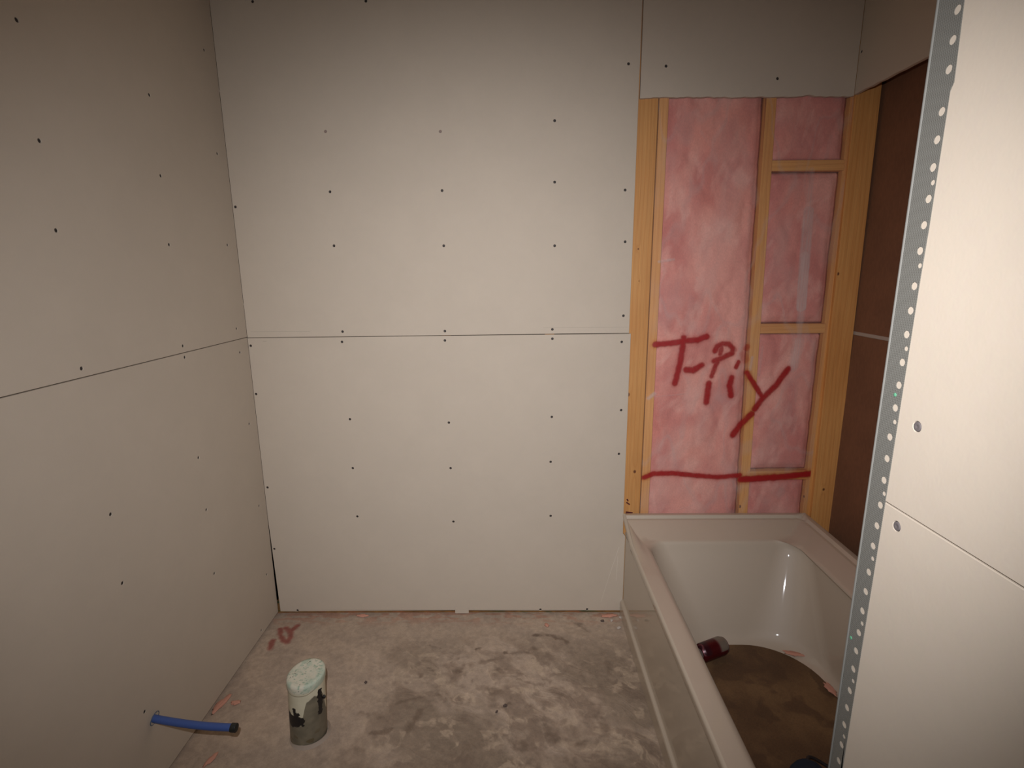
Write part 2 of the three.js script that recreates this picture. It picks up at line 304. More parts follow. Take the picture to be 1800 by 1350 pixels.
// ---------------------------------------------------------------- back wall: boards, framing
const SF = ZB - DW - 0.0003;                                // face of the studs
{
  const g = structure('wall_back', 'drywall back wall left open to studs above the bathtub', 'wall');
  const pick = (list) => list.map(([u, v, pale]) => { const p = seen('z', ZB, u, v); return [p.x, p.y, pale]; });
  const up = pick([[376.5, 77.6], [387.7, 160], [413.5, 363.7], [443.7, 2.5], [430, 535], [643, 1.5], [572, 231, 1], [774, 231, 1], [975, 212], [580, 337], [777, 335], [975, 320], [1099, 334], [1105, 112], [587, 432], [780, 432], [975, 432], [1099, 425], [602, 583], [782, 582], [971, 579], [1096, 555]]);
  const low = pick([[440.5, 607.8], [450, 692.8], [470, 857], [482, 965], [601, 601], [782, 598.5], [971, 595.5], [1093, 601], [615, 737], [789, 743], [970, 733], [1092, 721], [620, 823], [792, 823], [968, 812], [1088, 798], [628, 908], [797, 917], [968, 907], [523, 1073], [950, 1071.5], [1032, 1071]]);
  const xr = XT - 0.001;
  const jl = seen('z', ZB, 431, 594).y, jr = seen('z', ZB, 1108, 586).y;      // the seam is not quite level
  board(g, 'back', ZB, [[XL + 0.0001, jl + 0.001], [-0.1, mix(jl, jr, 0.64) + 0.0012], [0.02, mix(jl, jr, 0.72) + 0.0016], [0.18, mix(jl, jr, 0.82) + 0.0022], [xr - 0.004, jr + 0.001], [xr - 0.002, CEIL - 0.002], [XL + 0.0001, CEIL - 0.002]], up);
  board(g, 'back', ZB, [[XL + 0.010, 0.014], [-0.2, 0.017], [xr + 0.013, 0.016], [xr + 0.013, 0.372], [xr + 0.003, 0.385], [xr + 0.002, 0.45], [xr + 0.003, jr - 0.0012], [0.2, mix(jl, jr, 0.82) - 0.0012], [XL + 0.0001, jl - 0.001], [XL + 0.0003, 0.46]], low);
  const strip = pick([[1171, 116], [1367, 138]]);
  board(g, 'back', ZB, [...jag(xr + 0.0025, XR - 0.0005, TOPSTRIP, 0.0035, 0.012, 71), [XR - 0.0005, CEIL - 0.002], [xr + 0.0018, CEIL - 0.002]], strip, 'drywall_strip');
  const scrapBoard = new RoundedBoxGeometry(0.06, 0.034, 0.0014, 1, 0.0006);
  { const p = seen('z', ZB + 0.001, 812, 1072); scrapBoard.translate(p.x, p.y, ZB + 0.0012); mesh('paper_flap', scrapBoard, M.board, g); }
  M.pencil ??= std({ color: rgb(0.42, 0.36, 0.28), roughness: 0.95 });
  for (const [u0, v0, u1, v1, w] of [[440, 583, 545, 582.5, 0.0016], [955, 576, 1103, 575, 0.0012], [462, 600, 468, 600, 0.003]]) { const a = seen('z', ZB, u0, v0), b = seen('z', ZB, u1, v1), m = mesh('pencil_mark', new THREE.BoxGeometry(a.distanceTo(b), w, 0.0003), M.pencil, g); m.position.set((a.x + b.x) / 2, (a.y + b.y) / 2, ZB + 0.0001); m.rotation.z = Math.atan2(b.y - a.y, b.x - a.x); }
  for (const [u0, v0, u1, v1, w] of [[1088, 962, 1070, 1015, 0.002], [1070, 1015, 1056, 1058, 0.0016], [1086, 978, 1083, 1020, 0.002]]) { const a = seen('z', ZB, u0, v0), b = seen('z', ZB, u1, v1), m = mesh('scuff', new THREE.BoxGeometry(a.distanceTo(b), w, 0.0003), M.scuff ??= std({ color: rgb(0.585, 0.51, 0.41), roughness: 0.8 }), g); m.position.set((a.x + b.x) / 2, (a.y + b.y) / 2, ZB + 0.0001); m.rotation.z = Math.atan2(b.y - a.y, b.x - a.x); }
  for (const [u0, v0, u1, v1, w] of [[1102, 877, 1104, 881, 0.006], [1101, 883, 1107, 887, 0.006], [1100, 900.5, 1112, 902, 0.009]]) { const a = seen('z', SF, u0, v0), b = seen('z', SF, u1, v1), m = mesh('paint_mark', new RoundedBoxGeometry(a.distanceTo(b), w, 0.0008, 1, 0.0003), M.redPaint ??= std({ color: rgb(0.085, 0.010, 0.008), roughness: 0.7 }), g); m.position.set((a.x + b.x) / 2, (a.y + b.y) / 2, SF + 0.0003); m.rotation.z = Math.atan2(b.y - a.y, b.x - a.x); }
  // studs and blocking
  const stud = (name, x, y0, y1, w, mat, tilt = 0, z = SF, d = 0.14, off = [0, 0]) => { const m = mesh(name, lumber(w, y1 - y0, d, 0.0018, off), mat, g); m.position.set(x, (y0 + y1) / 2, z - d / 2); m.rotation.z = tilt; return m; };
  stud('stud', 0.4785, 0.04, 2.40, 0.0762, M.woodA, 0, SF, 0.038, [0.05, 0.62]);
  stud('stud', 0.5372, 0.04, 2.40, 0.0345, M.woodB, 0, SF - 0.0005, 0.14, [0.1, 0.3]);
  const lean = Math.atan2(0.030, 1.55);
  stud('stud', 0.939, 0.04, 2.40, 0.038, M.woodC, lean, SF + 0.0004, 0.14, [0.03, 0.0]);
  stud('stud', 1.226, 0.04, 2.40, 0.036, M.woodB, 0, SF - 0.004, 0.14, [0.2, 0.8]);
  for (const [x, o] of [[-1.015, 0.1], [-0.69, 0.4], [-0.28, 0.7], [0.13, 0.2]]) stud('stud', x, 0.04, 2.40, 0.038, M.woodC, 0, SF - 0.001, 0.1, [o, o]);
  const block = (y, h, off, z = SF - 0.001, mat = M.woodC) => { const x0 = 0.939 - Math.tan(lean) * (y - 1.22) + 0.017, x1 = 1.212, m = mesh('blocking', lumber(x1 - x0, h, 0.12, 0.0018, off), mat, g); m.position.set((x0 + x1) / 2, y, z - 0.06); return m; };
  block(1.852, 0.038, [0.03, 0.5]); block(1.250, 0.038, [0.06, 0.2], SF - 0.001, M.woodB); block(0.638, 0.038, [0.01, 0.9]);
  const plate = new THREE.BoxGeometry(1.55, 0.038, 0.09); plate.translate(-0.31, 0.019, SF - 0.043); mesh('bottom_plate', plate, M.plate, g);
  const top = lumber(2.5, 0.05, 0.12, 0.002); top.translate(0.15, 2.425, SF - 0.062); mesh('top_plate', top, M.woodB, g);
  const sheath = new THREE.BoxGeometry(2.6, CEIL, 0.03); sheath.translate(0.18, CEIL / 2, SF - 0.17); mesh('sheathing', sheath, M.sheathing, g);
}

// ---------------------------------------------------------------- right wall of the bathing alcove
const XK = 1.3175;
{
  const g = structure('wall_right', 'open stud wall with brown paper board beside the bathtub', 'wall');
  const p = seen('x', XR, 1509, 94);
  const edge = jag(ZW, ZB + 0.0005, TOPSTRIP + 0.002, 0.0015, 0.03, 75).reverse();
  board(g, 'right', XR, [...edge, [ZW, CEIL - 0.002], [ZB + 0.0005, CEIL - 0.002]], [[Math.max(p.z, ZB + 0.012), p.y]], 'drywall_strip');
  const end = mesh('stud', lumber(0.089, 2.36, 0.038, 0.002, [0.02, 0.4]), M.woodB, g);
  end.position.set(1.2715, 1.22, ZB - 0.021); end.rotation.z = 0.0125;
  for (const z of [-1.58, -1.18, -0.78]) { const s = mesh('stud', lumber(0.089, 2.36, 0.038, 0.002, [0.01, -z]), M.woodC, g); s.position.set(1.2685, 1.22, z); }
  const kraft = (y0, y1) => { const b = new THREE.BoxGeometry(0.012, y1 - y0, 1.75); b.translate(XK + 0.006, (y0 + y1) / 2, -1.35); const q = b.attributes.position, w = b.attributes.uv; for (let i = 0; i < q.count; i++) w.setXY(i, q.getZ(i), q.getY(i)); return b; };
  mesh('brown_board', kraft(0.002, 1.2255), M.kraft, g);
  mesh('brown_board', kraft(1.2395, CEIL), M.kraft, g);
  const tape = new THREE.BoxGeometry(0.008, 0.018, 1.75); tape.translate(XK + 0.0075, 1.2325, -1.35); mesh('seam_strip', tape, M.seam, g);
  const back = new THREE.BoxGeometry(0.03, CEIL, 1.9); back.translate(XK + 0.03, CEIL / 2, -1.35); mesh('backing', back, M.kraft, g);
}

// ---------------------------------------------------------------- partition beside the bathtub, with its corner bead
{
  const g = structure('wall_partition', 'bright drywall partition with a metal corner bead beside the bathtub', 'wall');
  const pick = (u, v) => { const p = seen('x', XW, u, v); return [p.z, p.y]; };
  const z0 = ZW + 0.0005;
  board(g, 'right', XW, [[z0, JOINT + 0.0008], [FRONT, JOINT + 0.0008], [FRONT, CEIL - 0.002], [z0, CEIL - 0.002]], [pick(1612, 750)], 'drywall_sheet', 1.1);
  board(g, 'right', XW, [[z0, 0.012], [FRONT, 0.012], [FRONT, JOINT - 0.0008], [z0, JOINT - 0.0008]], [pick(1576, 925)], 'drywall_sheet', 1.1);
  const core = new THREE.BoxGeometry(1.0, CEIL - 0.004, 0.09); core.translate(XW + DW + 0.5, CEIL / 2, ZW + DW + 0.046); mesh('framing', core, M.woodC, g);
  const core2 = new THREE.BoxGeometry(0.09, CEIL - 0.004, FRONT - ZW - 0.1); core2.translate(XW + DW + 0.0455, CEIL / 2, (FRONT + ZW + 0.1) / 2); mesh('framing', core2, M.woodC, g);
  const endBoard = new THREE.BoxGeometry(0.96, CEIL - 0.004, DW); endBoard.translate(XW + DW + 0.4805, CEIL / 2, ZW + DW / 2); mesh('end_board', endBoard, M.board, g);
  // flange of the bead with its punched holes; s = z here
  const rightEdge = [[1481.5, 1350], [1562, 850], [1617, 500], [1634, 400], [1671, 160], [1678, 144], [1696, 0]].map(([u, v]) => pick(u, v));
  const flange = new THREE.Shape([[ZW, 0.013], [rightEdge[0][0], 0.013], ...rightEdge, [rightEdge[6][0], CEIL - 0.003], [ZW, CEIL - 0.003]].map(([a, b]) => new THREE.Vector2(a, b)));
  const big = [[1684.4, 16.9], [1675.9, 70.2], [1669, 122], [1656.6, 196], [1648.3, 245.6], [1641.2, 294.2], [1633.2, 349.6], [1625.2, 395.8], [1618.3, 441], [1608.2, 503], [1601.7, 546], [1594.7, 588], [1587, 637], [1581, 677], [1574.7, 717], [1565, 768], [1560, 806], [1554.7, 844], [1548.3, 887.7], [1542.2, 924], [1535.6, 959.6], [1528, 1005.6], [1522.6, 1039.6], [1516.7, 1073.7], [1510.4, 1111.9], [1505.6, 1144], [1500.7, 1175.9], [1494.4, 1213.7], [1489.6, 1243.7], [1484.8, 1273.7], [1480, 1309], [1475, 1337]];
  const small = [[1640.9, 320.9], [1618, 467], [1594, 613], [1573.7, 741.7], [1555, 867.7], [1534.8, 981.9], [1516.3, 1096], [1500.4, 1197], [1484.4, 1294.4]];
  const hole = (z, y, r) => { const h = new THREE.Path(); h.absarc(z, y, r, 0, Math.PI * 2, true); flange.holes.push(h); };
  for (const [u, v] of big) { const [z, y] = pick(u, v); hole(z, y, 0.0040); }
  for (const [u, v] of small) { const [z, y] = pick(u, v); hole(z, y, 0.0026); }
  const [zh] = pick(1600, 546);
  for (let y = 0.83; y > 0.05; y -= 0.0262) hole(zh, y, 0.0040);
  for (let y = 1.745; y < 2.40; y += 0.0262) hole(zh, y, 0.0040);
  const fg = new THREE.ExtrudeGeometry(flange, { depth: 0.0006, bevelEnabled: false, curveSegments: 9 });
  const bead = mesh('corner_bead', fg, M.bead, g); bead.rotation.y = -Math.PI / 2; bead.position.x = XW - 0.0001; bead.userData.label = 'grey metal corner bead with punched holes';
  const nose = new THREE.CylinderGeometry(0.0016, 0.0016, CEIL - 0.02, 10); nose.translate(XW - 0.0002, CEIL / 2, ZW - 0.0004);
  mesh('bead_nose', nose, M.beadNose, bead).rotation.set(0, Math.PI / 2, 0);
  { const n = bead.children[0]; n.position.set(0, 0, 0); n.geometry.translate(-(XW - 0.0001), 0, 0); }
  const ret = new THREE.BoxGeometry(0.03, CEIL - 0.02, 0.0006); ret.translate(0.0155, CEIL / 2, ZW - 0.0006);
  const r2 = mesh('return_flange', ret, M.bead, bead); r2.rotation.y = Math.PI / 2;
  const speck = new THREE.IcosahedronGeometry(0.0022, 1); speck.scale(1, 1, 0.35);
  for (const [u, v] of [[1574.7, 694], [1497, 1121]]) { const [z, y] = pick(u, v); const s = mesh('paint_fleck', speck, M.green ??= std({ color: rgb(0.10, 0.30, 0.17), roughness: 0.7 }), g); s.rotation.y = -Math.PI / 2; s.position.set(XW - 0.0008, y, z); }
}

// ---------------------------------------------------------------- pink insulation between the studs
const pinkMap = texture(640, 1536, (u, v) => {
  const x = 0.5 + u * 0.8, y = v * 2.45;
  const w = x + 0.12 * (fbm(x * 5, y * 5, 2, 204) - 0.5), q = w * 0.9 - y * 0.35;
  const a = fbm(w * 8, y * 5, 4, 201), b = fbm(q * 26, (y + w) * 9, 4, 202), f = noise(x * 420, y * 240, 203) - 0.5;
  let c = mix3([219, 152, 136], [196, 119, 108], smooth(0.30, 0.72, a));
  c = mix3(c, [225, 172, 156], smooth(0.50, 0.78, b) * 0.45);
  c = mix3(c, [208, 124, 106], smooth(0.56, 0.74, fbm(x * 4 + 7, y * 4, 3, 205)) * 0.35);
  return c.map((k) => k * (1 + 0.07 * f));
}, { repeat: [1 / 0.8, 1 / 2.45] });
M.pink = std({ map: pinkMap, roughness: 1 });
function batt(x0, x1, y0, y1, seed, label, leanL = 0, leanR = 0) {
  const nx = Math.max(16, Math.round((x1 - x0) / 0.009)), ny = Math.max(16, Math.round((y1 - y0) / 0.011));
  const cx = (x0 + x1) / 2, cy = (y0 + y1) / 2, depth = 0.11;
  const pos = [], uv = [], idx = [];
  const layer = (front) => {
    for (let j = 0; j <= ny; j++) for (let i = 0; i <= nx; i++) {
      const s = i / nx, t = j / ny, y = mix(y0, y1, t), a = x0 + leanL * (y - 1.22), b = x1 + leanR * (y - 1.22), x = mix(a, b, s);
      let z = SF - depth;
      if (front) {
        const ex = Math.min(s, 1 - s) * (x1 - x0), ey = Math.min(t, 1 - t) * (y1 - y0), e = Math.min(ex, ey);
        const w = x + 0.05 * (fbm(x * 7, y * 7, 2, seed) - 0.5);
        const fold = Math.pow(1 - Math.abs(2 * fbm(w * 7 + y * 2, y * 5 - w * 3, 3, seed + 3) - 1), 6);
        z = SF - 0.004 - 0.016 * (1 - smooth(0, 0.03, e)) - 0.009 * fbm(x * 11, y * 9, 3, seed + 5) - 0.006 * fold - 0.0022 * noise(x * 80, y * 80, seed + 7);
      }
      pos.push(x - cx, y - cy, z - (SF - depth / 2)); uv.push(x - 0.5, y);
    }
  };
  layer(true); layer(false);
  const W = nx + 1, N = W * (ny + 1);
  for (let j = 0; j < ny; j++) for (let i = 0; i < nx; i++) { const a = j * W + i; idx.push(a, a + 1, a + W, a + 1, a + W + 1, a + W); idx.push(N + a, N + a + W, N + a + 1, N + a + 1, N + a + W, N + a + W + 1); }
  for (let i = 0; i < nx; i++) { const a = i, b = ny * W + i; idx.push(a, N + a, a + 1, a + 1, N + a, N + a + 1); idx.push(b, b + 1, N + b, b + 1, N + b + 1, N + b); }
  for (let j = 0; j < ny; j++) { const a = j * W, b = j * W + nx; idx.push(a, a + W, N + a, a + W, N + a + W, N + a); idx.push(b, N + b, b + W, b + W, N + b, N + b + W); }
  const g = new THREE.BufferGeometry(); g.setAttribute('position', new THREE.Float32BufferAttribute(pos, 3)); g.setAttribute('uv', new THREE.Float32BufferAttribute(uv, 2)); g.setIndex(idx); g.computeVertexNormals();
  const m = mesh(numbered('insulation_batt'), g, M.pink); m.position.set(cx, cy, SF - depth / 2);
  m.userData = { label, category: 'insulation', group: 'pink insulation in the open wall' };
}
batt(0.5548, 0.9195, 0.05, 2.38, 3, 'tall pink insulation batt filling the whole wide stud bay', 0, -0.0193);
batt(0.9585, 1.2075, 1.872, 2.38, 5, 'pink insulation piece above the highest wooden block', -0.0193, 0);
batt(0.9585, 1.2075, 1.270, 1.832, 7, 'pink insulation piece between the highest and the middle wooden block', -0.0193, 0);
batt(0.9585, 1.2075, 0.658, 1.230, 9, 'pink insulation piece between the middle and the lowest wooden block', -0.0193, 0);
batt(0.9585, 1.2075, 0.05, 0.618, 11, 'pink insulation piece under the lowest wooden block, behind the bathtub rim', -0.0193, 0);

// clear plastic sheet stretched over studs and insulation, sprayed with red letters
{
  const FXa = 0.516, FXb = 1.219, FYa = 0.44, FYb = 2.13, zf = SF + 0.0022;
  const on = (u, v) => { const p = seen('z', zf, u, v); return [p.x, p.y]; };
  const c1 = (l) => l.map(([a, b]) => on(1120 + a / 5.294, 560 + b / 5.294)), c2 = (l) => l.map(([a, b]) => on(1100 + a / 5, 780 + b / 5));
  const strokes = [                                         // [points, radius, strength]
    [c1([[165, 240], [300, 232], [430, 208], [560, 200], [645, 165]]), 0.0088, 1], [c1([[432, 180], [402, 400], [350, 600]]), 0.0088, 0.95],
    [c1([[455, 475], [520, 482], [598, 432]]), 0.0095, 0.95],
    [c1([[722, 300], [740, 262], [790, 232], [850, 236], [888, 275], [880, 318], [800, 360], [715, 392]]), 0.0085, 0.85], [c1([[785, 245], [770, 330]]), 0.007, 0.7], [c1([[742, 400], [690, 535]]), 0.0072, 0.8], [c1([[668, 605], [640, 775]]), 0.0095, 0.95],
    [c1([[942, 400], [918, 452]]), 0.006, 0.9], [c1([[880, 545], [856, 620], [872, 715]]), 0.0085, 1], [c1([[1020, 262], [1010, 280]]), 0.008, 0.45], [c1([[985, 330], [1005, 380]]), 0.012, 0.18], [c1([[850, 230], [905, 290]]), 0.008, 0.4],
    [c1([[1018, 500], [1080, 600], [1162, 725]]), 0.0078, 0.95], [c1([[1400, 468], [1290, 620], [1160, 745], [1092, 842]]), 0.0092, 0.95], [c1([[1064, 884], [960, 985], [888, 1080]]), 0.0098, 0.95],
    [c2([[160, 296], [240, 262], [400, 256], [560, 272], [800, 292], [998, 276]]), 0.0082, 0.95], [c2([[1010, 312], [1200, 300], [1400, 287], [1640, 262]]), 0.0105, 1.15],
  ].map(([p, r, s]) => ({ p, r, s, x0: Math.min(...p.map((q) => q[0])) - 0.03, x1: Math.max(...p.map((q) => q[0])) + 0.03, y0: Math.min(...p.map((q) => q[1])) - 0.03, y1: Math.max(...p.map((q) => q[1])) + 0.03 }));
  const folds = [                                           // creases and tape where the plastic lies double
    [[on(1425, 300), on(1421, 390)], 0.024, 0.20], [[on(1421, 372), on(1413, 470)], 0.026, 0.32, 1], [[on(1414, 450), on(1408, 540)], 0.025, 0.40, 1], [[on(1409, 520), on(1405, 600)], 0.026, 0.28], [[on(1404, 600), on(1393, 645)], 0.036, 0.36], [[on(1396, 640), on(1394, 760)], 0.028, 0.14], [[on(1460, 240), on(1452, 275)], 0.016, 0.16],
    [[on(1232, 232), on(1300, 335)], 0.012, 0.12], [[on(1225, 488), on(1284, 586)], 0.011, 0.13], [[on(1284, 575), on(1280, 600)], 0.02, 0.12], [[on(1158, 460), on(1184, 456)], 0.009, 0.28], [[on(1140, 700), on(1150, 692)], 0.014, 0.34], [[on(1152, 697), on(1215, 691)], 0.005, 0.16],
    [[on(1322, 628), on(1318, 650)], 0.012, 0.30], [[on(1340, 610), on(1334, 660)], 0.010, 0.2], [[on(1200, 190), on(1206, 205)], 0.03, 0.12], [[on(1345, 690), on(1290, 700)], 0.03, 0.05], [[on(1365, 800), on(1345, 822)], 0.02, 0.14], [[on(1335, 870), on(1345, 890)], 0.03, 0.14], [[on(1290, 820), on(1296, 895)], 0.004, 0.18], [[on(1270, 800), on(1266, 890)], 0.003, 0.10], [[on(1185, 898), on(1240, 880)], 0.004, 0.16],
    [[on(1205, 430), on(1290, 420)], 0.004, 0.08], [[on(1240, 300), on(1330, 450)], 0.003, 0.07], [[on(1390, 840), on(1425, 865)], 0.006, 0.12],
  ];
  const W = 840, H = 2028;
  const filmMap = texture(W, H, (u, v) => {
    const x = mix(FXa, FXb, u), y = mix(FYa, FYb, v);
    const wob = 0.004 * (fbm(x * 60, y * 60, 2, 301) - 0.5);
    let red = 0;
    for (const k of strokes) if (x > k.x0 && x < k.x1 && y > k.y0 && y < k.y1) { const d = segDist(x, y, k.p) + wob; red = Math.max(red, k.s * smooth(k.r * 1.9, k.r * 0.55, d), k.s * 0.14 * smooth(k.r * 3.0, k.r * 0.8, d)); }
    let a = 0.07 + 0.10 * smooth(0.5, 0.8, fbm(x * 10 - y * 3, y * 4 + x * 3, 4, 302)) + 0.10 * smooth(0.90, 1.0, 1 - Math.abs(2 * fbm(x * 7 + y, y * 3.4 - x * 2, 3, 304) - 1));
    for (const [p, r, s, hard] of folds) { const d = segDist(x, y, p) + 0.5 * wob; a = Math.max(a, s * smooth(r, hard ? r * 0.6 : r * 0.15, d) * (0.55 + 0.5 * noise(x * 300, y * 12, 303) + 0.4 * noise(x * 40, y * 16, 306))); }
    red = clamp(red * (0.92 + 0.2 * (noise(x * 200, y * 200, 305) - 0.5)));
    const A = 1 - (1 - a) * (1 - 0.93 * red), t = A > 0 ? 0.93 * red / A : 0;
    const c = mix3([222, 205, 196], [158, 22, 24], t);
    return [c[0], c[1], c[2], 255 * A];
  });
  filmMap.wrapS = filmMap.wrapT = THREE.ClampToEdgeWrapping;
  const g = new THREE.PlaneGeometry(FXb - FXa, FYb - FYa, 70, 170), p = g.attributes.position;
  for (let i = 0; i < p.count; i++) {
    const x = p.getX(i) + (FXa + FXb) / 2, y = p.getY(i) + (FYa + FYb) / 2;
    const e = smooth(0, 0.03, Math.min(x - FXa, FXb - x, y - FYa, FYb - y));
    p.setZ(i, e * (0.0028 * fbm(x * 12 + y * 4, y * 6, 3, 311) + 0.0012 * noise(x * 50, y * 20, 312)));
  }
  g.computeVertexNormals();
  M.film = std({ map: filmMap, transparent: true, roughness: 0.5, side: THREE.DoubleSide });
  const m = mesh('plastic_sheet', g, M.film); m.position.set((FXa + FXb) / 2, (FYa + FYb) / 2, zf);
  m.userData = { label: 'clear plastic sheet over pink insulation with red sprayed letters and line', category: 'plastic sheet' };
}

// ---------------------------------------------------------------- bathtub
M.tub = new THREE.MeshPhysicalMaterial({ color: rgb(0.475, 0.39, 0.292), roughness: 0.55, clearcoat: 0.8, clearcoatRoughness: 0.04 });
M.apron = M.tub;                                            // the same acrylic
const dirtMap = texture(512, 768, (u, v) => {
  const x = u * 0.6, y = v * 1.1, a = fbm(x * 6, y * 5, 4, 401), b = noise(x * 380, y * 380, 402) - 0.5;
  let c = mix3([118, 90, 58], [92, 67, 42], smooth(0.3, 0.7, a)); c = mix3(c, [81, 58, 37], smooth(0.55, 0.7, fbm(x * 16, y * 16, 3, 403)) * 0.6);
  return c.map((q) => q * (1 + 0.14 * b));
});
M.tubFloor = std({ map: dirtMap, roughness: 0.75 });
const TUBZ0 = ZB + 0.0015, TUBZ1 = ZW - 0.003, TUBX0 = XT - 0.003, TUBX1 = XR - 0.001, RIM = 0.424, LEDGE = 0.479;
{
  const t = thing('bathtub', 'white alcove bathtub with brown covered bottom under the open stud wall', 'bathtub', V((TUBX0 + TUBX1) / 2, 0, (TUBZ0 + TUBZ1) / 2));
  const ox = t.position.x, oz = t.position.z;
  // rounded rectangle, own radius for the front (x0) and the far (x1) corners; the same count of points for every ring
  const NC = 12, NE = 10;
  function ring(x0, x1, z0, z1, rf, rr) {
    const out = [], arc = (cx, cz, r, a0) => { for (let k = 0; k <= NC; k++) { const a = a0 + (Math.PI / 2) * k / NC; out.push([cx + r * Math.cos(a), cz + r * Math.sin(a)]); } };
    const edge = (a, b) => { for (let k = 1; k < NE; k++) out.push([mix(a[0], b[0], k / NE), mix(a[1], b[1], k / NE)]); };
    arc(x1 - rr, z1 - rr, rr, 0); edge([x1 - rr, z1], [x0 + rf, z1]);
    arc(x0 + rf, z1 - rf, rf, Math.PI / 2); edge([x0, z1 - rf], [x0, z0 + rf]);
    arc(x0 + rf, z0 + rf, rf, Math.PI); edge([x0 + rf, z0], [x1 - rr, z0]);
    arc(x1 - rr, z0 + rr, rr, Math.PI * 1.5); edge([x1, z0 + rr], [x1, z1 - rr]);
    return out;
  }
  const wallDist = (x, z) => Math.min(z - TUBZ0, TUBX1 - x, TUBZ1 - z);
  const profile = (d) => d < 0.0225 ? LEDGE : d < 0.0275 ? mix(LEDGE, LEDGE - 0.012, (d - 0.0225) / 0.005) : d < 0.038 ? LEDGE - 0.0125 : mix(LEDGE - 0.0125, RIM, (Math.min(d, 0.125) - 0.038) / 0.087);
  const rings = [];
  const lid = (x0, inset, rf, rr, drop) => rings.push(ring(x0, TUBX1 - inset, TUBZ0 + inset, TUBZ1 - inset, rf, rr).map(([x, z]) => [x, profile(wallDist(x, z)) - drop, z]));
  const X = TUBX0;
  lid(X + 0.010, 0.000, 0.002, 0.003, 0.046); lid(X + 0.003, 0.000, 0.002, 0.003, 0.030); lid(X, 0.000, 0.002, 0.003, 0.010); lid(X + 0.002, 0.0008, 0.002, 0.003, 0.003); lid(X + 0.007, 0.003, 0.002, 0.004, 0);
  lid(X + 0.009, 0.016, 0.002, 0.03, 0); lid(X + 0.0095, 0.0215, 0.002, 0.05, 0); lid(X + 0.010, 0.0225, 0.002, 0.052, 0); lid(X + 0.0105, 0.0275, 0.002, 0.055, 0); lid(X + 0.011, 0.029, 0.002, 0.056, 0); lid(X + 0.0115, 0.0375, 0.002, 0.06, 0); lid(X + 0.012, 0.041, 0.002, 0.062, 0);
  for (const f of [0.06, 0.085, 0.105, 0.122]) lid(X + 0.012 + (f - 0.036) * 0.5, f, 0.004 + (f - 0.036) * 0.4, 0.06 + (f - 0.036) * 0.5, 0);
  const basin = (x0, x1, z0, z1, rf, rr, h) => rings.push(ring(x0, x1, z0, z1, rf, rr).map(([x, z]) => [x, h, z]));
  basin(0.505, 1.102, -1.936, -0.69, 0.06, 0.10, RIM - 0.001); basin(0.513, 1.112, -1.930, -0.696, 0.065, 0.10, RIM - 0.005); basin(0.519, 1.118, -1.925, -0.70, 0.07, 0.10, RIM - 0.013); basin(0.523, 1.121, -1.921, -0.705, 0.075, 0.10, RIM - 0.03);
  const B0 = [0.523, 1.121, -1.921, -0.705, 0.075, 0.10], B1 = [0.585, 1.090, -1.800, -0.85, 0.14, 0.20];
  for (let k = 1; k <= 10; k++) { const e = k / 10; basin(...B0.map((q, i) => mix(q, B1[i], e)), mix(RIM - 0.03, 0.130, e)); }
  basin(0.592, 1.084, -1.790, -0.862, 0.145, 0.205, 0.108); basin(0.603, 1.074, -1.777, -0.876, 0.15, 0.21, 0.092); basin(0.620, 1.060, -1.762, -0.894, 0.15, 0.21, 0.083);
  const loft = (list, closeEnd) => {
    const pos = [], idx = [], n = list[0].length, uv = [];
    for (const r of list) for (const [x, y, z] of r) { pos.push(x - ox, y, z - oz); uv.push((x - 0.55) / 0.6, (z + 1.85) / 1.1); }
    for (let k = 0; k + 1 < list.length; k++) for (let i = 0; i < n; i++) { const j = (i + 1) % n, a = k * n + i, b = k * n + j, c = a + n, d = b + n; idx.push(a, c, b, b, c, d); }
    if (closeEnd) { const last = list[list.length - 1], k = (list.length - 1) * n; let cx = 0, cz = 0; for (const [x, , z] of last) { cx += x / n; cz += z / n; } pos.push(cx - ox, last[0][1] - 0.004, cz - oz); uv.push((cx - 0.55) / 0.6, (cz + 1.85) / 1.1); const m = pos.length / 3 - 1; for (let i = 0; i < n; i++) idx.push(k + i, m, k + (i + 1) % n); }
    const g = new THREE.BufferGeometry(); g.setAttribute('position', new THREE.Float32BufferAttribute(pos, 3)); g.setAttribute('uv', new THREE.Float32BufferAttribute(uv, 2)); g.setIndex(idx); g.computeVertexNormals(); return g;
  };
  mesh('tub_shell', loft(rings), M.tub, t);
  const floorRings = [rings[rings.length - 1].map(([x, y, z]) => [x, y + 0.0004, z])];
  for (const s of [0.9, 0.7, 0.45, 0.2]) floorRings.push(rings[rings.length - 1].map(([x, , z]) => [mix(0.82, x, s), 0.083 - 0.004 * (1 - s), mix(-1.33, z, s)]));
  const tf = mesh('tub_bottom', loft(floorRings, true), M.tubFloor, t); tf.userData.label = 'brown covered bathtub bottom';
  // apron: swept profile with a toe band, a recessed panel and a return under the rim
  const prof = [[X + 0.004, 0.0], [X + 0.004, 0.058], [X + 0.006, 0.063], [X + 0.014, 0.070], [X + 0.016, 0.074], [X + 0.016, 0.372], [X + 0.013, 0.384], [X + 0.011, 0.39]];
  const sh = new THREE.Shape([...prof.map(([a, b]) => new THREE.Vector2(a, b)), new THREE.Vector2(X + 0.03, 0.39), new THREE.Vector2(X + 0.03, 0)]);
  const ag = new THREE.ExtrudeGeometry(sh, { depth: TUBZ1 - TUBZ0 - 0.002, bevelEnabled: false }); ag.translate(-ox, 0, TUBZ0 + 0.001 - oz);
  const ap = mesh('apron', ag, M.apron, t); ap.userData.label = 'long front apron panel';
}

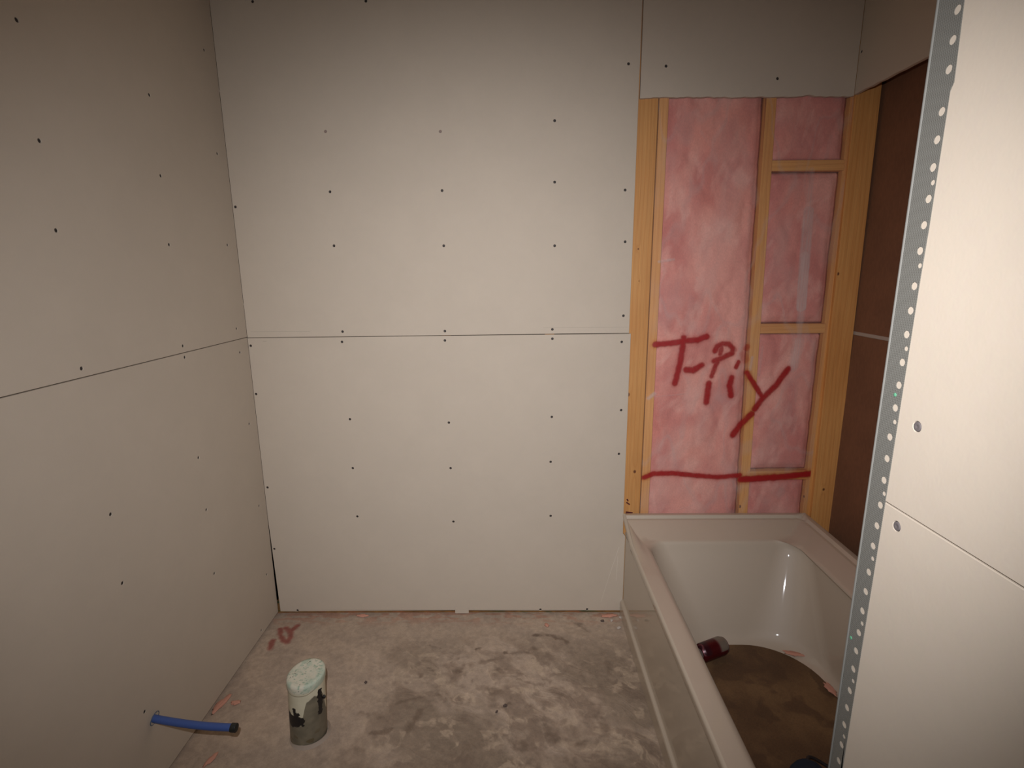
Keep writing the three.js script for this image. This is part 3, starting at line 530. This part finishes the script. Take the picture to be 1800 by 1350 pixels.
// ---------------------------------------------------------------- soda can lying in the bathtub
{
  const a = V(0.655, 0, -1.672), b = V(0.765, 0, -1.722), mid = a.clone().add(b).multiplyScalar(0.5), dir = b.clone().sub(a).normalize(), y0 = 0.0838, R = 0.033;
  const t = thing('drink_can', 'dark red drink can lying on the brown bathtub bottom', 'can', V(mid.x, y0, mid.z));
  const prof = [[0.0, 0.004], [0.018, 0.003], [0.0235, 0.0005], [0.0255, 0.002], [0.031, 0.010], [0.033, 0.015], [0.033, 0.103], [0.0315, 0.109], [0.0275, 0.1165]];
  const body = new THREE.LatheGeometry(prof.map(([r, y]) => new THREE.Vector2(r, y - 0.061)), 40);
  const canMap = texture(512, 256, (u, v) => {
    const s = u * 2 * Math.PI * 0.033, y = v;
    let c = [78, 14, 20];
    const panel = smooth(0.006, 0.002, Math.abs(s - 0.085) - 0.030) * smooth(0.70, 0.72, y); c = mix3(c, [128, 116, 102], panel);
    const panel2 = smooth(0.006, 0.002, Math.abs(s - 0.085) - 0.026) * smooth(0.66, 0.64, y) * smooth(0.22, 0.24, y); c = mix3(c, [58, 26, 34], panel2 * 0.85);
    const swirl = smooth(0.08, 0.02, Math.abs(y - 0.44 - 0.10 * Math.sin(s * 110))) * panel2; c = mix3(c, [150, 92, 92], swirl * 0.6);
    if (y < 0.14 || y > 0.93) c = [150, 140, 134];
    return c;
  });
  const bm = mesh('can_body', body, std({ map: canMap, roughness: 0.32, metalness: 0.35 }), t);
  const lid = new THREE.LatheGeometry([[0, 0.1135], [0.021, 0.1135], [0.0235, 0.112], [0.0255, 0.1175], [0.0275, 0.1185], [0.0285, 0.117], [0.0275, 0.1155]].map(([r, y]) => new THREE.Vector2(r, y - 0.061)), 40);
  const lm = mesh('can_lid', lid, std({ color: rgb(0.20, 0.11, 0.10), roughness: 0.4, metalness: 0.7 }), t);
  const tab = new RoundedBoxGeometry(0.013, 0.0016, 0.022, 1, 0.0007); tab.translate(0, 0.0545, 0.004); const tm = mesh('pull_tab', tab, M.metal, t);
  const q = new THREE.Quaternion().setFromUnitVectors(V(0, 1, 0), dir), toEye = camera.position.clone().sub(t.position).applyQuaternion(q.clone().invert()), spin = new THREE.Quaternion().setFromAxisAngle(V(0, 1, 0), Math.atan2(toEye.x, toEye.z) - 0.085 / 0.033 - 0.35);
  for (const m of [bm, lm, tm]) { m.quaternion.copy(q).multiply(spin); m.position.set(0, R, 0); }
}

// dark blue bundle at the near end of the bathtub bottom
{
  const p = seen('y', 0.10, 1424, 1372);
  const t = thing('cloth_bundle', 'dark blue crumpled bundle on the bathtub bottom beside the partition', 'cloth', V(p.x, 0.0845, p.z));
  const g = new THREE.IcosahedronGeometry(1, 4), q = g.attributes.position;
  for (let i = 0; i < q.count; i++) { const v = V(q.getX(i), q.getY(i), q.getZ(i)), k = 0.8 + 0.4 * fbm(v.x * 2 + 5, v.y * 2 + v.z * 1.7 + 5, 3, 501); q.setXYZ(i, v.x * 0.055 * k, Math.max(0, 0.024 + v.y * 0.03 * k), v.z * 0.05 * k); }
  const gm = mergeVertices(g.deleteAttribute('normal').deleteAttribute('uv')); gm.computeVertexNormals();
  mesh('cloth', gm, std({ color: rgb(0.009, 0.016, 0.03), roughness: 0.9 }), t);
  const a = seen('y', 0.125, 1421, 1331), b = seen('y', 0.10, 1452, 1345), c = seen('y', 0.084, 1490, 1372);
  const strap = new THREE.TubeGeometry(new THREE.CatmullRomCurve3([p.clone().setY(0.12), a, b, c].map((v) => v.sub(V(p.x, 0.0845, p.z)))), 20, 0.0045, 8);
  mesh('strap', strap, std({ color: rgb(0.025, 0.018, 0.016), roughness: 0.7 }), t);
}

// ---------------------------------------------------------------- drain pipe standing out of the slab
{
  const R = 0.057, base = V(-0.685, 0, -1.452), top = seen('z', base.z, 533, 1183), H = top.y;
  const t = thing('drain_pipe', 'capped white drain pipe with black tar and grey cement standing in the floor', 'pipe', base);
  const pipeMap = texture(768, 512, (u, v) => {
    const ang = u * 2 * Math.PI, s = (u - 0.5) * 2 * Math.PI * R, y = v;                    // s = 0 looks at +z
    let c = mix3([214, 206, 178], [196, 188, 160], fbm(s * 30, y * 8, 3, 601));
    const cement = 0.37 + 0.40 * smooth(-0.002, 0.022, s) * smooth(0.10, 0.07, s) + 0.10 * (fbm(s * 50, 3, 3, 602) - 0.5);
    const gc = mix3([136, 126, 104], [98, 92, 76], fbm(s * 40, y * 9, 3, 603));
    c = mix3(c, gc, smooth(cement + 0.012, cement - 0.012, y));
    c = mix3(c, [92, 78, 52], smooth(0.62, 0.7, fbm(s * 40 + 3, y * 10, 3, 604)) * smooth(0.3, 0.1, y) * 0.7);
    // tar: a splash low on the front, a run on the right side
    const tar = [[[-0.066, 0.56], [-0.052, 0.42], [-0.036, 0.36]], [[-0.012, 0.47], [-0.023, 0.63]], [[-0.005, 0.50], [0.006, 0.38]], [[-0.006, 0.56], [-0.020, 0.50]]];
    let d = 1; for (const l of tar) d = Math.min(d, segDist(s, y * 0.27, l.map(([a, b]) => [a, b * 0.27])));
    const core = segDist(s, y * 0.27, [[-0.054, 0.46 * 0.27], [-0.036, 0.41 * 0.27], [-0.012, 0.45 * 0.27]]);
    d = Math.min(d - 0.0055, core - 0.023) + 0.010 * (fbm(s * 120, y * 30, 3, 605) - 0.5);
    d = Math.min(d, segDist(s, y * 0.27, [[0.062, 0.80 * 0.27], [0.066, 0.60 * 0.27], [0.064, 0.46 * 0.27]]) - 0.009 + 0.012 * (fbm(s * 90, y * 30, 2, 606) - 0.5));
    c = mix3(c, [26, 22, 20], smooth(0.0015, -0.001, d));
    const seam = Math.abs(y - (0.86 + (s > 0.02 ? (s - 0.02) * 1.2 : 0)));
    c = mix3(c, [120, 108, 86], smooth(0.010, 0.003, seam) * 0.6);
    return c;
  });
  const tilt = (g) => { const p = g.attributes.position; for (let i = 0; i < p.count; i++) { const x = p.getX(i), y = p.getY(i), z = p.getZ(i), k = clamp(y / H); p.setX(i, x + 0.010 * (k - 0.5)); p.setY(i, y + k * (0.07 * x - 0.10 * z)); } g.computeVertexNormals(); return g; };
  const body = new THREE.CylinderGeometry(R, R, H + 0.02, 56, 24, true); body.translate(0, (H + 0.02) / 2 - 0.02, 0); body.rotateY(Math.PI);
  { const p = body.attributes.position, uv = body.attributes.uv; for (let i = 0; i < p.count; i++) { uv.setY(i, clamp(p.getY(i) / H)); } }
  mesh('pipe_wall', tilt(body), std({ map: pipeMap, roughness: 0.55 }), t);
  const capMap = texture(256, 256, (u, v) => {
    const a = fbm(u * 6, v * 6, 4, 611), b = fbm(u * 16 + 4, v * 30, 3, 612);
    let c = mix3([204, 198, 176], [178, 186, 164], smooth(0.4, 0.65, a)); c = mix3(c, [126, 152, 128], smooth(0.62, 0.74, b) * 0.6); return mix3(c, [86, 94, 80], smooth(0.76, 0.84, fbm(u * 20, v * 20 + 8, 3, 613)) * 0.8);
  });
  const cap = new THREE.LatheGeometry([[R + 0.0012, H - 0.024], [R + 0.0026, H - 0.022], [R + 0.0028, H - 0.006], [R + 0.0014, H + 0.001], [R - 0.004, H + 0.0032], [R * 0.8, H + 0.0036], [R * 0.55, H + 0.003], [R * 0.3, H + 0.0034], [0, H + 0.003]].map(([r, y]) => new THREE.Vector2(r, y)), 56);
  { const p = cap.attributes.position, uv = cap.attributes.uv; for (let i = 0; i < p.count; i++) { const x = p.getX(i), z = p.getZ(i); if (Math.hypot(x, z) < R * 0.95) p.setY(i, p.getY(i) + 0.004 * (fbm(x * 70 + 9, z * 70 + 9, 3, 614) - 0.5)); uv.setXY(i, 0.5 + x * 7, 0.5 + z * 7 + (p.getY(i) - H) * 7); } }
  const cm = mesh('taped_cap', tilt(cap), std({ map: capMap, roughness: 0.7 }), t); cm.userData.label = 'pale green taped pipe top';
  const blob = new THREE.IcosahedronGeometry(0.006, 2); blob.scale(0.9, 1.1, 0.8); blob.translate(R + 0.004, H * 0.66, 0.012); mesh('tar_blob', blob, std({ color: rgb(0.012, 0.010, 0.009), roughness: 0.5 }), t);
  const collar = new THREE.LatheGeometry([[R + 0.012, -0.005], [R + 0.007, 0.000], [R + 0.003, 0.003], [R + 0.0004, 0.009]].map(([r, y]) => new THREE.Vector2(r, y)), 48);
  { const p = collar.attributes.position; for (let i = 0; i < p.count; i++) { const x = p.getX(i), z = p.getZ(i), k = 1 + 0.16 * (fbm(x * 30 + 5, z * 30 + 5, 2, 615) - 0.5); p.setXYZ(i, x * mix(1, k, 0.5), p.getY(i) * k * 1.1, z * mix(1, k, 0.5)); } collar.computeVertexNormals(); }
  mesh('cement_collar', collar, std({ color: rgb(0.36, 0.29, 0.225), roughness: 0.95 }), t);
}

// ---------------------------------------------------------------- blue water pipe stub in the left wall
{
  const p = seen('x', XL, 270, 1263);
  const e = seen('z', p.z + 0.004, 409, 1279);
  const t = thing('water_pipe', 'blue plastic water pipe stub with black cap sticking out of left wall', 'pipe', p);
  const end = e.clone().sub(p), r = 0.0105;
  const path = new THREE.CatmullRomCurve3([V(-0.012, 0.004, 0), V(0, 0.0, 0), V(end.x * 0.33, end.y * 0.52, end.z * 0.3), V(end.x * 0.66, end.y * 0.86, end.z * 0.66), end]);
  mesh('pipe_tube', new THREE.TubeGeometry(path, 32, r, 20), std({ color: rgb(0.052, 0.10, 0.30), roughness: 0.42 }), t);
  const dir = path.getTangent(1), cap = new THREE.LatheGeometry([[0.0104, -0.004], [0.0122, -0.004], [0.0124, 0.010], [0.0116, 0.012], [0, 0.0122]].map(([a, b]) => new THREE.Vector2(a, b)), 24);
  const cm = mesh('end_cap', cap, std({ color: rgb(0.014, 0.016, 0.014), roughness: 0.5 }), t); cm.position.copy(end); cm.quaternion.setFromUnitVectors(V(0, 1, 0), dir);
  const ring = new THREE.TorusGeometry(0.0185, 0.0011, 8, 32); ring.rotateY(Math.PI / 2); const rm = mesh('wall_ring', ring, std({ color: rgb(0.10, 0.14, 0.20), roughness: 0.5 }), t); rm.position.set(0.0035, 0.001, 0); rm.rotation.z = -0.22;
}

// ---------------------------------------------------------------- scraps of insulation and crumbs lying about
M.scrap = std({ color: rgb(0.56, 0.27, 0.185), roughness: 1 });
M.crumbPale = std({ color: rgb(0.50, 0.43, 0.36), roughness: 1 });
M.crumbDark = std({ color: rgb(0.10, 0.07, 0.055), roughness: 1 });
function lump(sx, sy, sz, seed) {
  const g = new THREE.IcosahedronGeometry(1, 3), q = g.attributes.position;
  for (let i = 0; i < q.count; i++) { const x = q.getX(i), y = q.getY(i), z = q.getZ(i), k = 0.35 + 1.25 * fbm(x * 3.1 + seed, z * 3.1 + y + seed, 3, seed); q.setXYZ(i, x * sx * k, Math.max(0, sy * (0.7 + y * k)), z * sz * k); }
  const m = mergeVertices(g.deleteAttribute('normal').deleteAttribute('uv')); m.computeVertexNormals(); return m;
}
const scrap = (u, v, y, sx, sz, turn, label, i, mat = M.scrap, name = 'insulation_scrap', cat = 'scrap', group = 'insulation scraps') => {
  const p = seen('y', y, u, v), m = mesh(numbered(name), lump(sx, 0.004, sz, 700 + i), mat); m.position.set(p.x, y - 0.0005, p.z); m.rotation.y = turn;
  m.userData = { label, category: cat, group };
};
scrap(387, 1240, 0, 0.012, 0.042, -0.2, 'long pink insulation scrap along the left wall foot', 1);
scrap(414, 1236, 0, 0.018, 0.009, 0.1, 'short pink insulation scrap on the floor near the left wall', 2);
scrap(371, 1336, 0, 0.007, 0.026, -0.3, 'narrow pink insulation scrap on the floor below the blue pipe', 3);
scrap(637, 1083, 0.001, 0.024, 0.009, 0.05, 'pink insulation scrap at the back wall foot behind the drain pipe', 4);
scrap(961, 1099, 0, 0.009, 0.012, 0.4, 'small pink insulation scrap on the floor by the back wall', 5);
scrap(1070, 1083, 0.001, 0.030, 0.010, 0.1, 'pink insulation scrap at the corner of back wall and bathtub', 6);
scrap(1396, 1150, 0.094, 0.036, 0.010, -0.35, 'pink insulation scrap at the far edge of the bathtub bottom', 7);
scrap(1460, 1212, 0.092, 0.012, 0.03, 0.1, 'pink insulation scrap at the side edge of the bathtub bottom', 8);
scrap(888, 1241, 0, 0.007, 0.006, 0.5, 'larger of two dark crumbs lying close together on the floor', 9, M.crumbDark, 'floor_crumb', 'crumb', 'crumbs on the floor');
scrap(873, 1252, 0, 0.005, 0.003, 0.9, 'smaller of two dark crumbs lying close together on the floor', 10, M.crumbDark, 'floor_crumb', 'crumb', 'crumbs on the floor');
scrap(643, 1200, 0, 0.005, 0.005, 0.2, 'single dark crumb on the floor beside the drain pipe', 11, M.crumbDark, 'floor_crumb', 'crumb', 'crumbs on the floor');
scrap(1059, 1092, 0, 0.008, 0.006, 0.2, 'dark crumb at the back wall foot near the bathtub', 12, M.crumbDark, 'floor_crumb', 'crumb', 'crumbs on the floor');
scrap(1096, 1087, 0, 0.014, 0.02, 0.2, 'largest pale plaster crumb in the corner of back wall and bathtub', 13, M.crumbPale, 'plaster_crumb', 'crumb', 'plaster crumbs');

scrap(1088, 1104, 0, 0.010, 0.008, 0.7, 'pale plaster crumb beside the bathtub apron near the back wall', 14, M.crumbPale, 'plaster_crumb', 'crumb', 'plaster crumbs');
scrap(1075, 1091, 0, 0.009, 0.006, 1.2, 'pale plaster crumb next to the pink scrap in the corner', 15, M.crumbPale, 'plaster_crumb', 'crumb', 'plaster crumbs');

// the flash lamp beside the viewpoint: a small housing with two glowing faces
{
  const t = structure('flash_lamp', 'small twin flash lamp beside the viewpoint', 'lamp');
  t.position.copy(FLASH).addScaledVector(forward, -0.012); t.quaternion.copy(camera.quaternion);
  mesh('housing', new RoundedBoxGeometry(0.03, 0.016, 0.008, 2, 0.003), std({ color: rgb(0.02, 0.02, 0.02), roughness: 0.5 }), t);
  for (const side of [-1, 1]) { const d = new THREE.CylinderGeometry(0.004, 0.004, 0.001, 20); d.rotateX(Math.PI / 2); mesh('flash_face', d, std({ color: rgb(0.8, 0.8, 0.8), emissive: FLASH_COLOR, emissiveIntensity: 4 }), t).position.set(side * 0.006, 0, 0.0046); }
}

shade(scene);
renderer.render(scene, camera);
